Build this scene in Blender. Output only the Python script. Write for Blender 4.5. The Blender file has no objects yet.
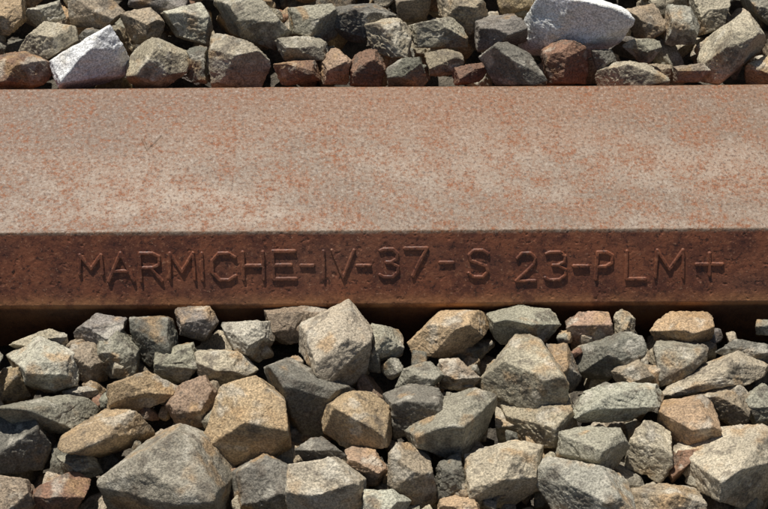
import bpy, math, numpy as np
from mathutils import Vector, Matrix
rng=np.random.default_rng(11)
scene=bpy.context.scene
# ---------------------------------------------------------------- noise
PT=rng.permutation(256); PV=rng.random(256)*2-1
RM=np.linalg.qr(rng.normal(size=(3,3)))[0]
def vnoise(p):
    i=np.floor(p).astype(np.int64); f=p-i; f=f*f*(3-2*f)
    r=0
    for dx in (0,1):
        wx=f[:,0] if dx else 1-f[:,0]
        a=PT[(i[:,0]+dx)&255]
        for dy in (0,1):
            wy=f[:,1] if dy else 1-f[:,1]
            b=PT[(a+i[:,1]+dy)&255]
            for dz in (0,1):
                wz=f[:,2] if dz else 1-f[:,2]
                r=r+wx*wy*wz*PV[(PT[(b+i[:,2]+dz)&255])]
    return r
def fbm(p,o=4,g=0.5):
    s=0;a=1.0;q=p
    for k in range(o):
        q=q@RM
        s=s+a*vnoise(q*(2.03**k)+17.3*k); a*=g
    return s
def sstep(x,a,b):
    t=np.clip((x-a)/(b-a),0,1); return t*t*(3-2*t)
# ---------------------------------------------------------------- view geometry (fixed site constants)
PITCH=math.radians(50); D=1.7; W=0.77; K=768/W*D
T=np.array([0,-0.0145,-0.0205])
E1=np.array([1.0,0,0]); E2=np.array([0,math.sin(PITCH),math.cos(PITCH)]); E3=np.array([0,-math.cos(PITCH),math.sin(PITCH)])
ROLL=math.radians(-0.37)
C=T+E3*D
c_,s_=math.cos(ROLL),math.sin(ROLL)
R1=E1*c_+E2*s_
R2=-E1*s_+E2*c_
def survey(px,py,z0):
    d=R1*(px-384)+R2*(254.5-py)-E3*K
    t=(z0-C[2])/d[2]
    return C+d*t, t
# ---------------------------------------------------------------- materials
def newmat(n):
    m=bpy.data.materials.new(n); m.use_nodes=True
    nt=m.node_tree; nt.nodes.clear()
    o=nt.nodes.new('ShaderNodeOutputMaterial'); b=nt.nodes.new('ShaderNodeBsdfPrincipled')
    nt.links.new(b.outputs[0],o.inputs[0]); return m,nt,b
def L(nt,a,b): nt.links.new(a,b)
def noise(nt,vec,scale,detail=4,rough=0.55,dist=0.0):
    n=nt.nodes.new('ShaderNodeTexNoise'); n.inputs['Scale'].default_value=scale; n.inputs['Detail'].default_value=detail
    n.inputs['Roughness'].default_value=rough; n.inputs['Distortion'].default_value=dist
    L(nt,vec,n.inputs['Vector']); return n.outputs['Fac']
def ramp(nt,fac,a,b,va=0.0,vb=1.0):
    n=nt.nodes.new('ShaderNodeMapRange'); n.interpolation_type='SMOOTHSTEP'
    if a>b: a,b,va,vb=b,a,vb,va
    n.inputs['From Min'].default_value=a; n.inputs['From Max'].default_value=b
    n.inputs['To Min'].default_value=va; n.inputs['To Max'].default_value=vb
    L(nt,fac,n.inputs['Value']); return n.outputs[0]
def math_(nt,op,a,b):
    n=nt.nodes.new('ShaderNodeMath'); n.operation=op
    for i,v in enumerate((a,b)):
        if isinstance(v,(int,float)): n.inputs[i].default_value=v
        else: L(nt,v,n.inputs[i])
    return n.outputs[0]
def mix(nt,fac,a,b,mode='MIX'):
    n=nt.nodes.new('ShaderNodeMix'); n.data_type='RGBA'; n.blend_type=mode
    if isinstance(fac,(int,float)): n.inputs[0].default_value=fac
    else: L(nt,fac,n.inputs[0])
    for i,v in ((6,a),(7,b)):
        if isinstance(v,tuple): n.inputs[i].default_value=(*v,1)
        else: L(nt,v,n.inputs[i])
    return n.outputs[2]
def scalecol(nt,col,fac):
    n=nt.nodes.new('ShaderNodeVectorMath'); n.operation='SCALE'
    L(nt,col,n.inputs[0]); L(nt,fac,n.inputs['Scale']); return n.outputs[0]
def bump(nt,h,dist,strength=1.0):
    n=nt.nodes.new('ShaderNodeBump'); n.inputs['Distance'].default_value=dist
    if isinstance(strength,(int,float)): n.inputs['Strength'].default_value=strength
    else: L(nt,strength,n.inputs['Strength'])
    L(nt,h,n.inputs['Height'])
    return n.outputs[0]
def coord(nt):
    return nt.nodes.new('ShaderNodeTexCoord').outputs['Object']

def stone_material():
    m,nt,b=newmat('ballast_rock'); co=coord(nt)
    at=nt.nodes.new('ShaderNodeAttribute'); at.attribute_name='tint'
    col=at.outputs['Color']
    col=scalecol(nt,col,ramp(nt,noise(nt,co,480,3,0.78),0.32,0.68,0.55,1.48))
    L(nt,col,b.inputs['Base Color'])
    b.inputs['Roughness'].default_value=0.72; b.inputs['Specular IOR Level'].default_value=0.4
    L(nt,bump(nt,noise(nt,co,300,3,0.78),0.0019,0.95),b.inputs['Normal']); return m
def steel_material():
    m,nt,b=newmat('rusty_steel'); co=coord(nt)
    mp=nt.nodes.new('ShaderNodeMapping'); mp.inputs['Scale'].default_value=(0.35,1,1); L(nt,co,mp.inputs[0]); st=mp.outputs[0]
    sep=nt.nodes.new('ShaderNodeSeparateXYZ'); L(nt,co,sep.inputs[0])
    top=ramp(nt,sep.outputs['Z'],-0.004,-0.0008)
    big=noise(nt,st,9,3,0.6); med=noise(nt,co,26,5,0.78); fin=noise(nt,co,300,3,0.75); fin2=noise(nt,co,170,4,0.8)
    # worn top face: greyish scale, rust blooms
    g=mix(nt,ramp(nt,big,0.36,0.64),(0.200,0.142,0.098),(0.350,0.268,0.200))
    g=mix(nt,ramp(nt,med,0.43,0.63,0,0.75),g,(0.235,0.120,0.062))
    g=mix(nt,ramp(nt,med,0.44,0.34,0,0.40),g,(0.395,0.325,0.260))
    bk=ramp(nt,math_(nt,'ADD',sep.outputs['Y'],math_(nt,'MULTIPLY',math_(nt,'SUBTRACT',big,0.5),0.35)),0.07,0.20,0,0.8)
    g=mix(nt,bk,g,(0.220,0.115,0.060))
    lf=ramp(nt,math_(nt,'ADD',sep.outputs['X'],math_(nt,'MULTIPLY',math_(nt,'SUBTRACT',big,0.5),0.8)),-0.40,-0.05,0.55,0)
    g=mix(nt,lf,g,(0.165,0.108,0.074))
    sp=math_(nt,'MULTIPLY',ramp(nt,fin2,0.50,0.57),ramp(nt,med,0.43,0.60,0.22,1.0))
    g=mix(nt,math_(nt,'MULTIPLY',sp,0.9),g,(0.235,0.080,0.026))
    g=mix(nt,ramp(nt,fin,0.54,0.68,0,0.45),g,(0.46,0.40,0.34))
    g=mix(nt,ramp(nt,fin,0.47,0.37,0,0.78),g,(0.095,0.052,0.032))
    # flank: deep rust
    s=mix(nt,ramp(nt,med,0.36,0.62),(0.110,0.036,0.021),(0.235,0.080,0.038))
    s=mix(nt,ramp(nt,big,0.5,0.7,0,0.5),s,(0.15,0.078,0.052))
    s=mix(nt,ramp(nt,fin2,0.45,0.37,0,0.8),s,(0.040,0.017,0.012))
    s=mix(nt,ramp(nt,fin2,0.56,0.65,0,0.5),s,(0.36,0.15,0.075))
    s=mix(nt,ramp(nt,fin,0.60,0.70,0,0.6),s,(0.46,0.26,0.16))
    lo=ramp(nt,sep.outputs['Z'],-0.066,-0.050,1,0)
    s=mix(nt,math_(nt,'MULTIPLY',lo,ramp(nt,med,0.38,0.6,0.2,0.9)),s,(0.40,0.19,0.08))
    skirt_shade=ramp(nt,sep.outputs['Z'],-0.072,-0.066,1,0)
    s=mix(nt,math_(nt,'MULTIPLY',skirt_shade,0.75),s,(0.035,0.016,0.011))  # shade below the slope edge painted into the skirt colour
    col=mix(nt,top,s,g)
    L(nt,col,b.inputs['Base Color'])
    L(nt,ramp(nt,fin2,0.3,0.7,0.42,0.75),b.inputs['Roughness'])
    b.inputs['Specular IOR Level'].default_value=0.45
    bh=math_(nt,'ADD',fin,math_(nt,'MULTIPLY',fin2,0.6))
    L(nt,bump(nt,bh,0.0007,ramp(nt,sep.outputs['Z'],-0.004,-0.0008,0.45,0.95)),b.inputs['Normal']); return m
def ground_material():
    m,nt,b=newmat('ground_soil'); co=coord(nt)
    col=mix(nt,ramp(nt,noise(nt,co,30,5,0.7),0.35,0.65),(0.05,0.042,0.033),(0.20,0.17,0.13))
    L(nt,col,b.inputs['Base Color']); b.inputs['Roughness'].default_value=0.95
    L(nt,bump(nt,noise(nt,co,60,5,0.7),0.02),b.inputs['Normal']); return m
# ---------------------------------------------------------------- mesh helper
def mesh_from(name,V,F,mat,attrs=None,smooth=True):
    me=bpy.data.meshes.new(name); nv=len(V); nf=len(F); k=F.shape[1]
    me.vertices.add(nv); me.vertices.foreach_set('co',V.astype(np.float32).ravel())
    me.loops.add(nf*k); me.loops.foreach_set('vertex_index',F.astype(np.int32).ravel())
    me.polygons.add(nf); me.polygons.foreach_set('loop_start',np.arange(0,nf*k,k,dtype=np.int32))
    me.polygons.foreach_set('use_smooth',np.full(nf,smooth))
    me.update(calc_edges=True)
    if attrs:
        for n,(ty,dat) in attrs.items():
            a=me.attributes.new(n,ty,'POINT')
            a.data.foreach_set('color' if ty=='FLOAT_COLOR' else 'vector',dat.astype(np.float32).ravel())
    me.materials.append(mat); ob=bpy.data.objects.new(name,me); scene.collection.objects.link(ob); return ob
def ico(sub):
    import bmesh
    bm=bmesh.new(); bmesh.ops.create_icosphere(bm,subdivisions=sub,radius=1)
    V=np.array([v.co[:] for v in bm.verts]); F=np.array([[v.index for v in f.verts] for f in bm.faces]); bm.free()
    V/=np.linalg.norm(V,axis=1)[:,None]; return V,F
ICO={s:ico(s) for s in (3,4,5,6)}
# ---------------------------------------------------------------- rocks
def clip(d,N,Dd,p):
    q=(d@N.T)/Dd
    q=np.maximum(q,1e-4); qm=q.max(axis=1)
    t=1/(qm*(((q/qm[:,None])**p).sum(axis=1))**(1/p))
    return d*t[:,None]
def carve(dirs,S,N,Dd,p=260,amp=0.0012,chips=4):
    d=dirs*S
    P=clip(d,N,Dd,p)
    n2=rng.normal(size=(chips,3)); n2/=np.linalg.norm(n2,axis=1)[:,None]
    sup=(P@n2.T).max(axis=0)*rng.uniform(0.84,0.98,chips)
    P=clip(d,np.vstack([N,n2]),np.concatenate([Dd,sup]),p)
    u=P/np.linalg.norm(P,axis=1)[:,None]
    off=rng.random(3)*200
    n=fbm(P*50+off,3)*amp*0.9 - np.abs(fbm(P*120+off+9,3))*amp*0.9 + fbm(P*420+off,2)*amp*0.34
    for q in range(2):   # fracture steps along two cleavage directions
        ax=rng.normal(size=3); ax/=np.linalg.norm(ax)
        h=(P@ax)*rng.uniform(60,170)+fbm(P*60+off+q*31,2)*0.8
        st=h%1
        n=n+np.where(st<0.9,st*0.5,(1-st)*4.5)*amp*rng.uniform(0.2,1.6)
    return P+u*n[:,None]
COL={'g':(0.295,0.272,0.205),'d':(0.165,0.154,0.122),'t':(0.410,0.352,0.255),'o':(0.400,0.290,0.170),'r':(0.230,0.132,0.084),
     'w':(0.84,0.83,0.81),'l':(0.385,0.360,0.285),'b':(0.290,0.232,0.160),'p':(0.205,0.184,0.158),'s':(0.315,0.218,0.145)}
Vs=[];Fs=[];Cs=[];nv=0
def add(V,F,code):
    global nv
    Vs.append(V);Fs.append(F+nv);nv+=len(V)
    c=np.array(COL[code])*rng.uniform(0.84,1.16)*(1+rng.normal(size=3)*0.015)
    o=rng.random(3)*150
    c=np.tile(c,(len(V),1))
    k=0.2 if code=='w' else 1.0
    m1=sstep(fbm(V*38+o,4,0.6),rng.uniform(-.1,.55),0.95)[:,None]*0.7*k
    c=c*(1-m1)+m1*np.array([0.37,0.24,0.12])
    m2=sstep(fbm(V*70+o+30,4,0.6),0.15,0.8)[:,None]*0.65*k
    c=c*(1-m2)+m2*np.array([0.110,0.090,0.068])
    m3=sstep(fbm(V*55+o+60,3,0.6),0.3,0.9)[:,None]*0.5
    c=c*(1-m3)+m3*np.array([0.54,0.50,0.41])
    c=c*(1+0.20*fbm(V*25+o+90,2))[:,None]*(1+0.13*fbm(V*300+o,2))[:,None]
    Cs.append(np.concatenate([np.clip(c,0.01,0.85),np.ones((len(V),1))],1))
FRONT="""
t 10,345 45,330 70,338 68,352 30,356
p 68,335 85,320 125,322 120,342 85,352
g 98,340 118,330 138,350 137,375 110,380 95,360
d 130,318 170,317 178,345 150,365 133,355
p 174,308 210,307 218,322 205,340 180,335
l 218,322 265,322 272,345 262,362 235,352
b 265,308 300,305 328,312 325,330 290,345 270,335
T 302,327 350,309 372,331 367,375 345,390 305,360
g 366,322 388,328 404,345 402,356 375,360
o 405,345 440,313 475,312 485,335 460,357 415,355
g 490,318 510,310 565,313 575,322 560,342 495,346
s 566,325 580,312 608,312 613,335 590,350 570,345
t 612,315 622,308 636,318 634,342 618,346
o 638,322 665,312 710,316 712,335 690,348 650,343
d 575,355 620,335 658,335 655,352 610,376 580,370
d 716,352 735,340 768,345 775,362 745,366
L 15,362 40,345 72,355 78,385 55,393 25,385
b 68,345 92,345 103,362 95,382 75,378
o -5,370 20,368 28,395 10,402 -5,402
O 107,385 150,370 175,378 172,400 130,412 107,408
g 155,350 192,345 200,365 185,382 155,378
t 195,350 240,352 257,370 232,388 200,380
s 180,385 205,375 217,395 205,425 180,428 165,405
d 262,367 290,358 320,372 350,387 335,430 300,440 278,400
O 222,385 255,376 285,400 290,440 265,462 212,468 203,440
O 330,405 360,390 388,400 392,440 355,452 325,440
g 390,375 430,362 445,375 430,390 395,388
b 440,362 460,360 482,380 465,390 440,388
T 487,375 510,348 545,348 562,370 562,405 530,410 490,395
d 385,390 440,388 445,405 430,425 395,440
d 548,342 565,345 582,385 578,400 560,385
g 654,345 700,345 706,362 690,380 660,388
b 595,375 640,362 656,378 640,388 600,386
L 570,415 585,395 605,384 655,388 660,405 630,420 580,422
t 660,395 700,370 735,355 765,370 760,385 715,392 680,402
G 405,430 440,405 495,388 508,410 498,455 450,458 410,442
G -8,412 30,400 98,395 100,420 75,432 20,430
t 505,405 570,402 578,430 568,450 515,445
b 700,395 740,385 755,400 740,428 715,416
D -8,415 35,418 52,445 40,470 -8,472
O 65,430 105,412 160,405 168,425 130,445 95,457 68,450
G 100,478 130,455 178,426 205,440 232,480 222,522 110,522
t 626,420 650,416 670,430 672,470 655,490 633,480
O 660,410 700,400 716,412 715,445 680,448 658,435
G 560,432 620,428 630,450 625,480 590,470 560,455
g 740,400 765,385 785,400 780,420 755,425
T 692,462 740,437 780,425 785,500 740,508 700,492
s 347,455 375,452 388,470 375,486 350,478
b 390,445 403,440 430,460 438,500 420,512 388,490
T 290,465 330,458 362,480 362,525 288,525
d 237,472 270,452 293,465 288,525 236,525
d 436,462 460,458 468,492 440,500
t 465,455 500,446 540,450 538,490 500,512 465,500
L 540,470 570,460 610,470 632,495 632,530 533,530
b 634,492 670,486 700,490 714,525 634,528
g 58,458 92,454 103,475 70,482
r 35,490 65,475 88,488 75,512 35,515
b -5,475 28,480 36,505 20,520 -5,520
o 440,500 475,498 485,525 435,528
l 362,492 392,492 422,515 415,530 362,528
d 295,440 325,440 345,455 325,462 295,460
r 680,450 712,447 695,462 675,485 668,470
g 45,395 100,385 105,395 60,402
"""
BACK="""
W 45,64 80,42 108,25 128,55 118,74 62,90
r -5,60 25,52 48,62 45,82 -5,88
t 12,55 45,22 75,27 78,40 45,60
o -5,-5 20,-5 24,22 10,35 -5,35
g 25,12 60,2 66,18 32,30
b 68,3 110,-3 125,12 105,28 70,26
T 123,50 155,38 188,55 186,72 160,86 128,80
b 120,15 150,8 165,22 160,40 130,36
l 163,12 200,3 212,20 208,45 178,36
T 208,42 222,34 258,46 272,62 270,85 212,85
g 272,40 300,36 328,45 325,60 285,63
r 273,64 315,60 320,80 275,86
s 322,62 335,48 352,60 348,84 325,84
r 350,52 375,48 386,68 380,85 352,84
t 365,25 400,18 412,35 408,58 385,56 366,44
g 412,25 445,18 466,28 465,46 415,48
b 425,52 460,48 464,72 430,76
r 454,68 485,62 492,80 456,85
D 472,62 500,42 530,55 545,80 530,86 495,84
r 543,52 560,40 585,48 592,82 548,84
W 523,20 550,-8 610,-8 627,15 617,45 575,53 528,47
t 595,77 620,62 670,65 677,82 630,90 600,86
g 615,44 645,38 670,45 668,62 620,62
l 667,5 690,2 698,30 690,52 668,46
b 672,66 712,62 714,80 675,82
T 702,62 725,25 748,8 766,35 745,62 720,83 705,80
o 745,68 775,50 775,84 748,84
g 222,2 255,-8 292,35 275,50 240,36
g 288,8 330,4 345,25 320,42 293,34
d 330,8 370,6 395,18 365,42 335,28
b 395,-5 432,-5 428,18 400,22
b 440,-5 480,-5 490,20 470,34 442,16
p 478,22 515,15 530,40 505,46 480,52
b 622,10 655,2 668,30 650,40 622,38
t 690,-5 728,-5 722,28 700,35
d 186,40 206,46 207,82 190,84
g 733,-5 770,-5 775,32 765,34 750,8
d 85,30 105,25 90,45 76,42
d 385,60 420,58 428,82 388,84
d 590,50 612,50 618,62 598,74
"""
heroes=[]
Vd,Fd=ICO[6]
def hero(line,back):
    tk=line.split(); code=tk[0]; P=np.array([[float(a) for a in s.split(',')] for s in tk[1:]])
    big=code.isupper(); cx,cy=P.mean(axis=0)
    ext=P.max(0)-P.min(0)
    if back: z0=-0.006+(85-cy)*0.0001
    else: z0=-0.068-min((cy-325)/130,1)*0.014
    z0+=rng.uniform(-0.006,0.004)+(0.004 if big else -0.004)
    O,t=survey(cx,cy,z0)
    Q=(P-[cx,cy])*[1,-1]*t
    a=np.argsort(np.arctan2(Q[:,1],Q[:,0])); Q=Q[a]
    half=(ext*t)/2; c=rng.uniform(0.65,0.9)*min(half.min()*1.15,half.mean())
    N=[];Dd=[]
    for i in range(len(Q)):
        A=Q[i];B=Q[(i+1)%len(Q)]; e=B-A; n=np.array([e[1],-e[0]]); ln=np.linalg.norm(n)
        if ln<1e-6: continue
        n/=ln; d=n@A
        th=math.radians(rng.uniform(-10,28)); N.append([n[0]*math.cos(th),n[1]*math.cos(th),math.sin(th)]); Dd.append(max(d,0.003)*math.cos(th)*1.0+0.0003)
    def loc(v):
        v=np.array(v); v=v/np.linalg.norm(v); return [v@R1,v@R2,v@E3]
    up=loc([rng.normal()*0.32,rng.normal()*0.30+0.02,1.0]); N.append(up); Dd.append(c*rng.uniform(0.62,0.85)*1.0+0.25*half[1]*abs(up[1]))
    fr=loc([rng.normal()*0.5,-1.0,rng.uniform(-0.05,0.55)]); N.append(fr)
    Dd.append(abs(fr[1])*half[1]*rng.uniform(0.25,0.8)+fr[2]*c*0.6)
    k=rng.integers(1,3); a0=rng.uniform(0,6.28)
    for j in range(k):
        th=math.radians(rng.uniform(15,55)); az=a0+j*6.283/k+rng.uniform(-.5,.5)
        N.append([math.sin(th)*math.cos(az),math.sin(th)*math.sin(az),math.cos(th)]); Dd.append(c*rng.uniform(0.85,1.05))
    for j in range(4):
        th=math.radians(rng.uniform(10,50)); az=rng.uniform(0,6.28)
        N.append([math.sin(th)*math.cos(az),math.sin(th)*math.sin(az),-math.cos(th)]); Dd.append(c*rng.uniform(0.8,1.2))
    S=np.array([half[0],half[1],c])
    V=carve(Vd,S,np.array(N),np.array(Dd),chips=3)
    V=O+V[:,0:1]*R1+V[:,1:2]*R2+V[:,2:3]*E3
    add(V,Fd,code.lower())
    heroes.append((O[0],O[1],half.mean()))
for l in FRONT.strip().splitlines(): hero(l,False)
for l in BACK.strip().splitlines(): hero(l,True)
protos={s:[] for s in (3,4,5)}
for s,n in ((3,14),(4,8),(5,30)):
    for i in range(n):
        k=rng.integers(5,9); N=rng.normal(size=(k,3)); N/=np.linalg.norm(N,axis=1)[:,None]
        N=np.vstack([N,np.eye(3),-np.eye(3)]); Dd=rng.uniform(0.55,1.0,len(N))*0.026
        protos[s].append(carve(ICO[s][0],np.array([.026]*3),N,Dd,chips=3))
def rot():
    q=rng.normal(size=4); q/=np.linalg.norm(q); w,x,y,z=q
    return np.array([[1-2*(y*y+z*z),2*(x*y-z*w),2*(x*z+y*w)],[2*(x*y+z*w),1-2*(x*x+z*z),2*(y*z-x*w)],[2*(x*z-y*w),2*(y*z+x*w),1-2*(x*x+y*y)]])
H=np.array(heroes)
codes='ggggdddtttoobbblprs'
YF=-0.044; YB=0.205+0.044
def scatter(x,y,z,sc,lod):
    V=protos[lod][rng.integers(len(protos[lod]))]*np.array([rng.uniform(.9,1.35),rng.uniform(.8,1.1),rng.uniform(.6,.9)])*sc
    V=V@rot().T+np.array([x,y,z]); 
    add(V,ICO[lod][1],codes[rng.integers(len(codes))])
step=0.043
for x0 in np.arange(-1.6,1.6,step):
    for y0 in np.arange(-1.05,1.35,step):
        x=x0+rng.uniform(-.5,.5)*step; y=y0+rng.uniform(-.5,.5)*step
        if YF-0.022<y<YB+0.012: 
            continue
        near=abs(x)<0.46 and -0.42<y<0.55
        base=-0.066 if y<0 else -0.012
        if y<YF: base-=min((YF-y)/0.2,1)*0.014
        hit=(np.hypot(H[:,0]-x,H[:,1]-y)<H[:,2]*1.0+0.024).any()
        lod=5 if near else (4 if abs(x)<0.8 else 3)
        if not hit: scatter(x,y,base+rng.uniform(-.010,.008),rng.uniform(.75,1.25),lod)
        if rng.random()<(1.0 if near else 0.6):
            scatter(x+rng.uniform(-.01,.01),y,base-0.041+rng.uniform(-.010,.006),rng.uniform(.6,1.05),5 if near else 3)
# small broken chips lodged between the larger stones
for k in range(260):
    x=rng.uniform(-.45,.45)
    y=rng.uniform(-.36,YF-0.02) if rng.random()<0.72 else rng.uniform(YB,0.45)
    base=(-0.066-min((YF-y)/0.2,1)*0.014) if y<0 else -0.012
    scatter(x,y,base-rng.uniform(0.010,0.026),rng.uniform(.28,.5),4)
ballast=mesh_from('ballast_gravel',np.vstack(Vs),np.vstack(Fs),stone_material(),
  {'tint':('FLOAT_COLOR',np.vstack(Cs))})
# ---------------------------------------------------------------- sleeper
SL=math.radians(55); LW=0.2045; LS=0.077
ca,sa=math.cos(SL),math.sin(SL)
F0=np.array([0.0,0.0]); F1=F0+LS*np.array([-ca,-sa]); F2=F1+np.array([0.014,-0.085])
B0=np.array([LW,0.0]); B1=B0+LS*np.array([ca,-sa]); B2=B1+np.array([-0.014,-0.085])
pts=[B2,B1,B0,F0,F1,F2]; rad=[0,.006,.005,.0025,.004,0]; stp=[.02,.006,.001,.00042,.004]
prof=[]
def unit(v): return v/np.linalg.norm(v)
cur=pts[0]; 
for i in range(5):
    A,B=pts[i],pts[i+1]; d=unit(B-A)
    if i+1<5:
        d2=unit(pts[i+2]-B); phi=math.acos(np.clip(d@d2,-1,1)); cut=rad[i+1]*math.tan(phi/2)
    else: cut=0
    end=B-d*cut; n=max(2,int(np.linalg.norm(end-cur)/stp[i]))
    for k in range(n): prof.append(cur+(end-cur)*k/n)
    cur=end
    if i+1<5:
        e2=B+d2*cut
        for k in range(8):
            t=k/8; prof.append((1-t)**2*end+2*t*(1-t)*B+t*t*e2)
        cur=e2
prof.append(cur); prof=np.array(prof); M=len(prof)
tan=np.gradient(prof,axis=0); tan/=np.linalg.norm(tan,axis=1)[:,None]
nor=np.stack([tan[:,1],-tan[:,0]],1)
if nor[np.argmin(np.abs(prof[:,0]-0.1)+np.abs(prof[:,1])),1]<0: nor=-nor
xs=np.concatenate([np.arange(-1.25,-.42,.01),np.arange(-.42,.42,.00045),np.arange(.42,1.2501,.01)])
NX=len(xs)
X=np.repeat(xs[:,None],M,1); Yp=np.repeat(prof[None,:,0],NX,0); Zp=np.repeat(prof[None,:,1],NX,0)
Pn=np.stack([X.ravel(),Yp.ravel(),Zp.ravel()],1)
h=fbm(Pn*6,2)*0.0006+fbm(Pn*45,2)*0.00008+fbm(Pn*350,3,0.6)*0.00008
pit=fbm(Pn*170+40,3); h-=np.clip(pit-0.62,0,1)*0.0010
G={'M':([[(0,1),(.04,0)],[(.04,0),(.5,.72)],[(.5,.72),(.96,0)],[(.96,0),(1,1)]]),
'A':([[(0,1),(.5,0)],[(.5,0),(1,1)],[(.2,.65),(.8,.65)]]),
'R':([[(0,1),(0,0)],[(0,0),(.6,0)],[(.6,0),(.9,.12)],[(.9,.12),(.9,.4)],[(.9,.4),(.6,.52)],[(.6,.52),(0,.52)],[(.5,.52),(1,1)]]),
'P':([[(0,1),(0,0)],[(0,0),(.6,0)],[(.6,0),(1,.12)],[(1,.12),(1,.4)],[(1,.4),(.6,.54)],[(.6,.54),(0,.54)]]),
'I':([[(.5,0),(.5,1)]]),
'C':([[(1,.15),(.7,0)],[(.7,0),(.3,0)],[(.3,0),(0,.28)],[(0,.28),(0,.72)],[(0,.72),(.3,1)],[(.3,1),(.7,1)],[(.7,1),(1,.85)]]),
'H':([[(0,0),(0,1)],[(1,0),(1,1)],[(0,.5),(1,.5)]]),
'E':([[(0,0),(0,1)],[(0,0),(1,0)],[(0,.5),(.8,.5)],[(0,1),(1,1)]]),
'-':([[(0,.55),(1,.55)]]),
'V':([[(0,0),(.5,1)],[(.5,1),(1,0)]]),
'3':([[(0,.05),(.2,0)],[(.2,0),(.7,0)],[(.7,0),(.95,.15)],[(.95,.15),(.92,.35)],[(.92,.35),(.6,.47)],[(.6,.47),(.35,.47)],[(.6,.47),(1,.62)],[(1,.62),(1,.82)],[(1,.82),(.72,1)],[(.72,1),(.2,1)],[(.2,1),(0,.92)]]),
'7':([[(0,0),(1,0)],[(1,0),(.35,1)]]),
'S':([[(1,.14),(.7,0)],[(.7,0),(.25,0)],[(.25,0),(0,.18)],[(0,.18),(.08,.38)],[(.08,.38),(.9,.6)],[(.9,.6),(1,.8)],[(1,.8),(.75,1)],[(.75,1),(.25,1)],[(.25,1),(0,.86)]]),
'2':([[(0,.18),(.25,0)],[(.25,0),(.7,0)],[(.7,0),(.95,.18)],[(.95,.18),(.9,.4)],[(.9,.4),(0,1)],[(0,1),(1,1)]]),
'L':([[(0,0),(0,1)],[(0,1),(1,1)]]),
'+':([[(0,.5),(1,.5)],[(.5,.05),(.5,.95)]])}
TXT=[('M',79,102,255,274),('A',108,133,253,281),('R',140,161,253,281),('M',169,194,253,279),('I',199,205,253,280),('C',212,235,253,280),('H',243,263,252,279),('E',273,295,251,279),('-',301,313,250,278),('I',320,327,251,278),('V',332,354,250,278),('-',357,370,250,278),('3',380,398,249,277),('7',405,427,248,276),('-',440,453,248,274),('S',469,488,250,277),('2',517,536,253,281),('3',546,566,252,280),('-',574,588,250,279),('P',597,612,252,279),('L',627,646,251,279),('M',656,684,250,277),('+',697,723,252,276)]
sd=np.hypot(Pn[:,1],Pn[:,2])
onsl=(Pn[:,1]<-0.001)&(Pn[:,2]>-LS*sa+.001)
idx=np.where(onsl&(np.abs(Pn[:,0])<.4))[0]
px=Pn[idx,0]; ps=sd[idx]; lift=np.zeros(len(idx))
wob=fbm(Pn[idx]*260,2)*0.00015
for ch,x0,x1,y0,y1 in TXT:
    X0=(x0-384)*W/768;X1=(x1-384)*W/768
    tilt=-(0.5*(x0+x1)-384)*0.0065
    S0=(y0-230-tilt)*.00103; S1=(y1-230-tilt)*.00103
    sub=np.where((px>X0-.01)&(px<X1+.01))[0]
    wd=rng.uniform(0.0016,0.0019); hh=rng.uniform(0.0014,0.0019); sh=rng.normal()*0.03*(ch!='M')
    for a,b_ in G[ch]:
        ax=X0+(a[0]+sh*(.5-a[1]))*(X1-X0);ay=S0+a[1]*(S1-S0);bx=X0+(b_[0]+sh*(.5-b_[1]))*(X1-X0);by=S0+b_[1]*(S1-S0)
        ex,ey=bx-ax,by-ay; t=np.clip(((px[sub]-ax)*ex+(ps[sub]-ay)*ey)/(ex*ex+ey*ey),0,1)
        r=np.hypot(px[sub]-ax-t*ex,ps[sub]-ay-t*ey)+wob[sub]
        q=np.clip((wd-r)/0.0005,0,1); q=q*q*(3-2*q)*hh
        lift[sub]=np.maximum(lift[sub],q)
h[idx]+=lift*(1+0.15*fbm(Pn[idx]*60+3,2))
for a,b_ in (((-.252,.128),(-.245,.112)),((-.245,.112),(-.232,.132))):
    ti=np.where((Pn[:,2]>-.001)&(np.abs(Pn[:,0]+.243)<.02)&(np.abs(Pn[:,1]-.12)<.02))[0]
    ex,ey=b_[0]-a[0],b_[1]-a[1]; qx=Pn[ti,0]-a[0]; qy=Pn[ti,1]-a[1]
    t=np.clip((qx*ex+qy*ey)/(ex*ex+ey*ey),0,1); r=np.hypot(qx-t*ex,qy-t*ey)
    h[ti]-=np.clip(1-r/0.0018,0,1)*0.0012
NR=np.repeat(nor[None],NX,0).reshape(-1,2)
V=Pn.copy(); V[:,1]+=NR[:,0]*h; V[:,2]+=NR[:,1]*h
i=np.arange(NX-1)[:,None]*M+np.arange(M-1)[None,:]
Fq=np.stack([i,i+1,i+M+1,i+M],-1).reshape(-1,4)
f=Fq[(NX//2)*(M-1)+M//3]; nn=np.cross(V[f[1]]-V[f[0]],V[f[2]]-V[f[0]])
if nn[2]<0: Fq=Fq[:,::-1]
steel=steel_material()
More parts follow.
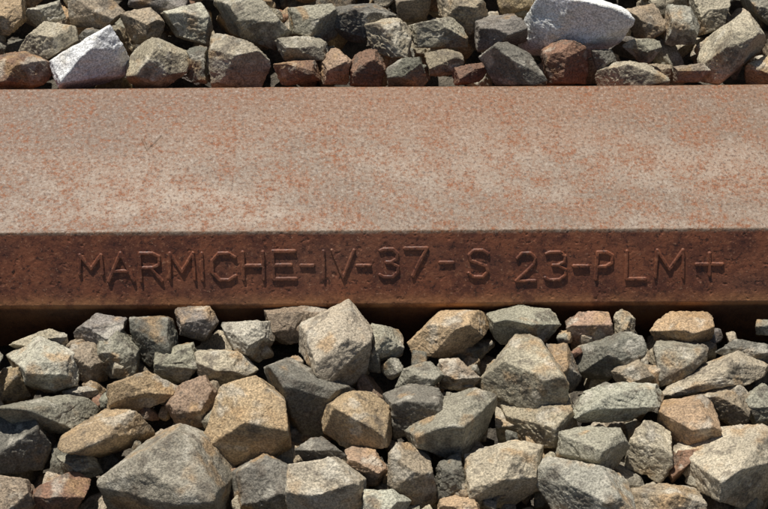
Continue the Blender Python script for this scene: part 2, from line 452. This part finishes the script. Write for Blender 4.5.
sl=mesh_from('steel_railway_sleeper',V,Fq,steel)
import bmesh
bm=bmesh.new(); bm.from_mesh(sl.data); bm.verts.ensure_lookup_table()
for s in (0,NX-1):
    try: bm.faces.new([bm.verts[s*M+k] for k in range(M)])
    except Exception as e: print(e)
bm.to_mesh(sl.data); bm.free()
# ---------------------------------------------------------------- ground
g=120.0
mesh_from('ground',np.array([[-g,-g,-.16],[g,-g,-.16],[g,g,-.16],[-g,g,-.16]]),np.array([[0,1,2,3]]),ground_material(),smooth=False)
# ---------------------------------------------------------------- light
sv=Vector((-0.20,math.cos(math.radians(67)),math.sin(math.radians(67)))).normalized()
ld=bpy.data.lights.new('sun','SUN'); ld.energy=5.0; ld.angle=math.radians(0.5); ld.color=(1,0.955,0.88)
lo=bpy.data.objects.new('sun',ld); scene.collection.objects.link(lo); lo.rotation_euler=sv.to_track_quat('Z','Y').to_euler(); lo.location=sv*5
w=bpy.data.worlds.new('World'); scene.world=w; w.use_nodes=True; nt=w.node_tree; nt.nodes.clear()
o=nt.nodes.new('ShaderNodeOutputWorld'); bg=nt.nodes.new('ShaderNodeBackground'); sk=nt.nodes.new('ShaderNodeTexSky')
sk.sky_type='NISHITA'; sk.sun_disc=False; sk.sun_elevation=math.asin(sv.z); sk.sun_rotation=math.atan2(sv.x,sv.y)
bg.inputs[1].default_value=0.05; nt.links.new(sk.outputs[0],bg.inputs[0]); nt.links.new(bg.outputs[0],o.inputs[0])
# ---------------------------------------------------------------- camera
cd=bpy.data.cameras.new('camera'); cam=bpy.data.objects.new('camera',cd); scene.collection.objects.link(cam)
cd.sensor_width=36; cd.lens=36*D/W; cd.clip_start=0.05; cd.clip_end=500
m=Matrix.Identity(4)
for r in range(3):
    m[r][0]=R1[r]; m[r][1]=R2[r]; m[r][2]=E3[r]; m[r][3]=C[r]
cam.matrix_world=m; scene.camera=cam
scene.view_settings.view_transform='Standard'; scene.view_settings.look='None'; scene.view_settings.exposure=0
print('verts',nv,len(V))
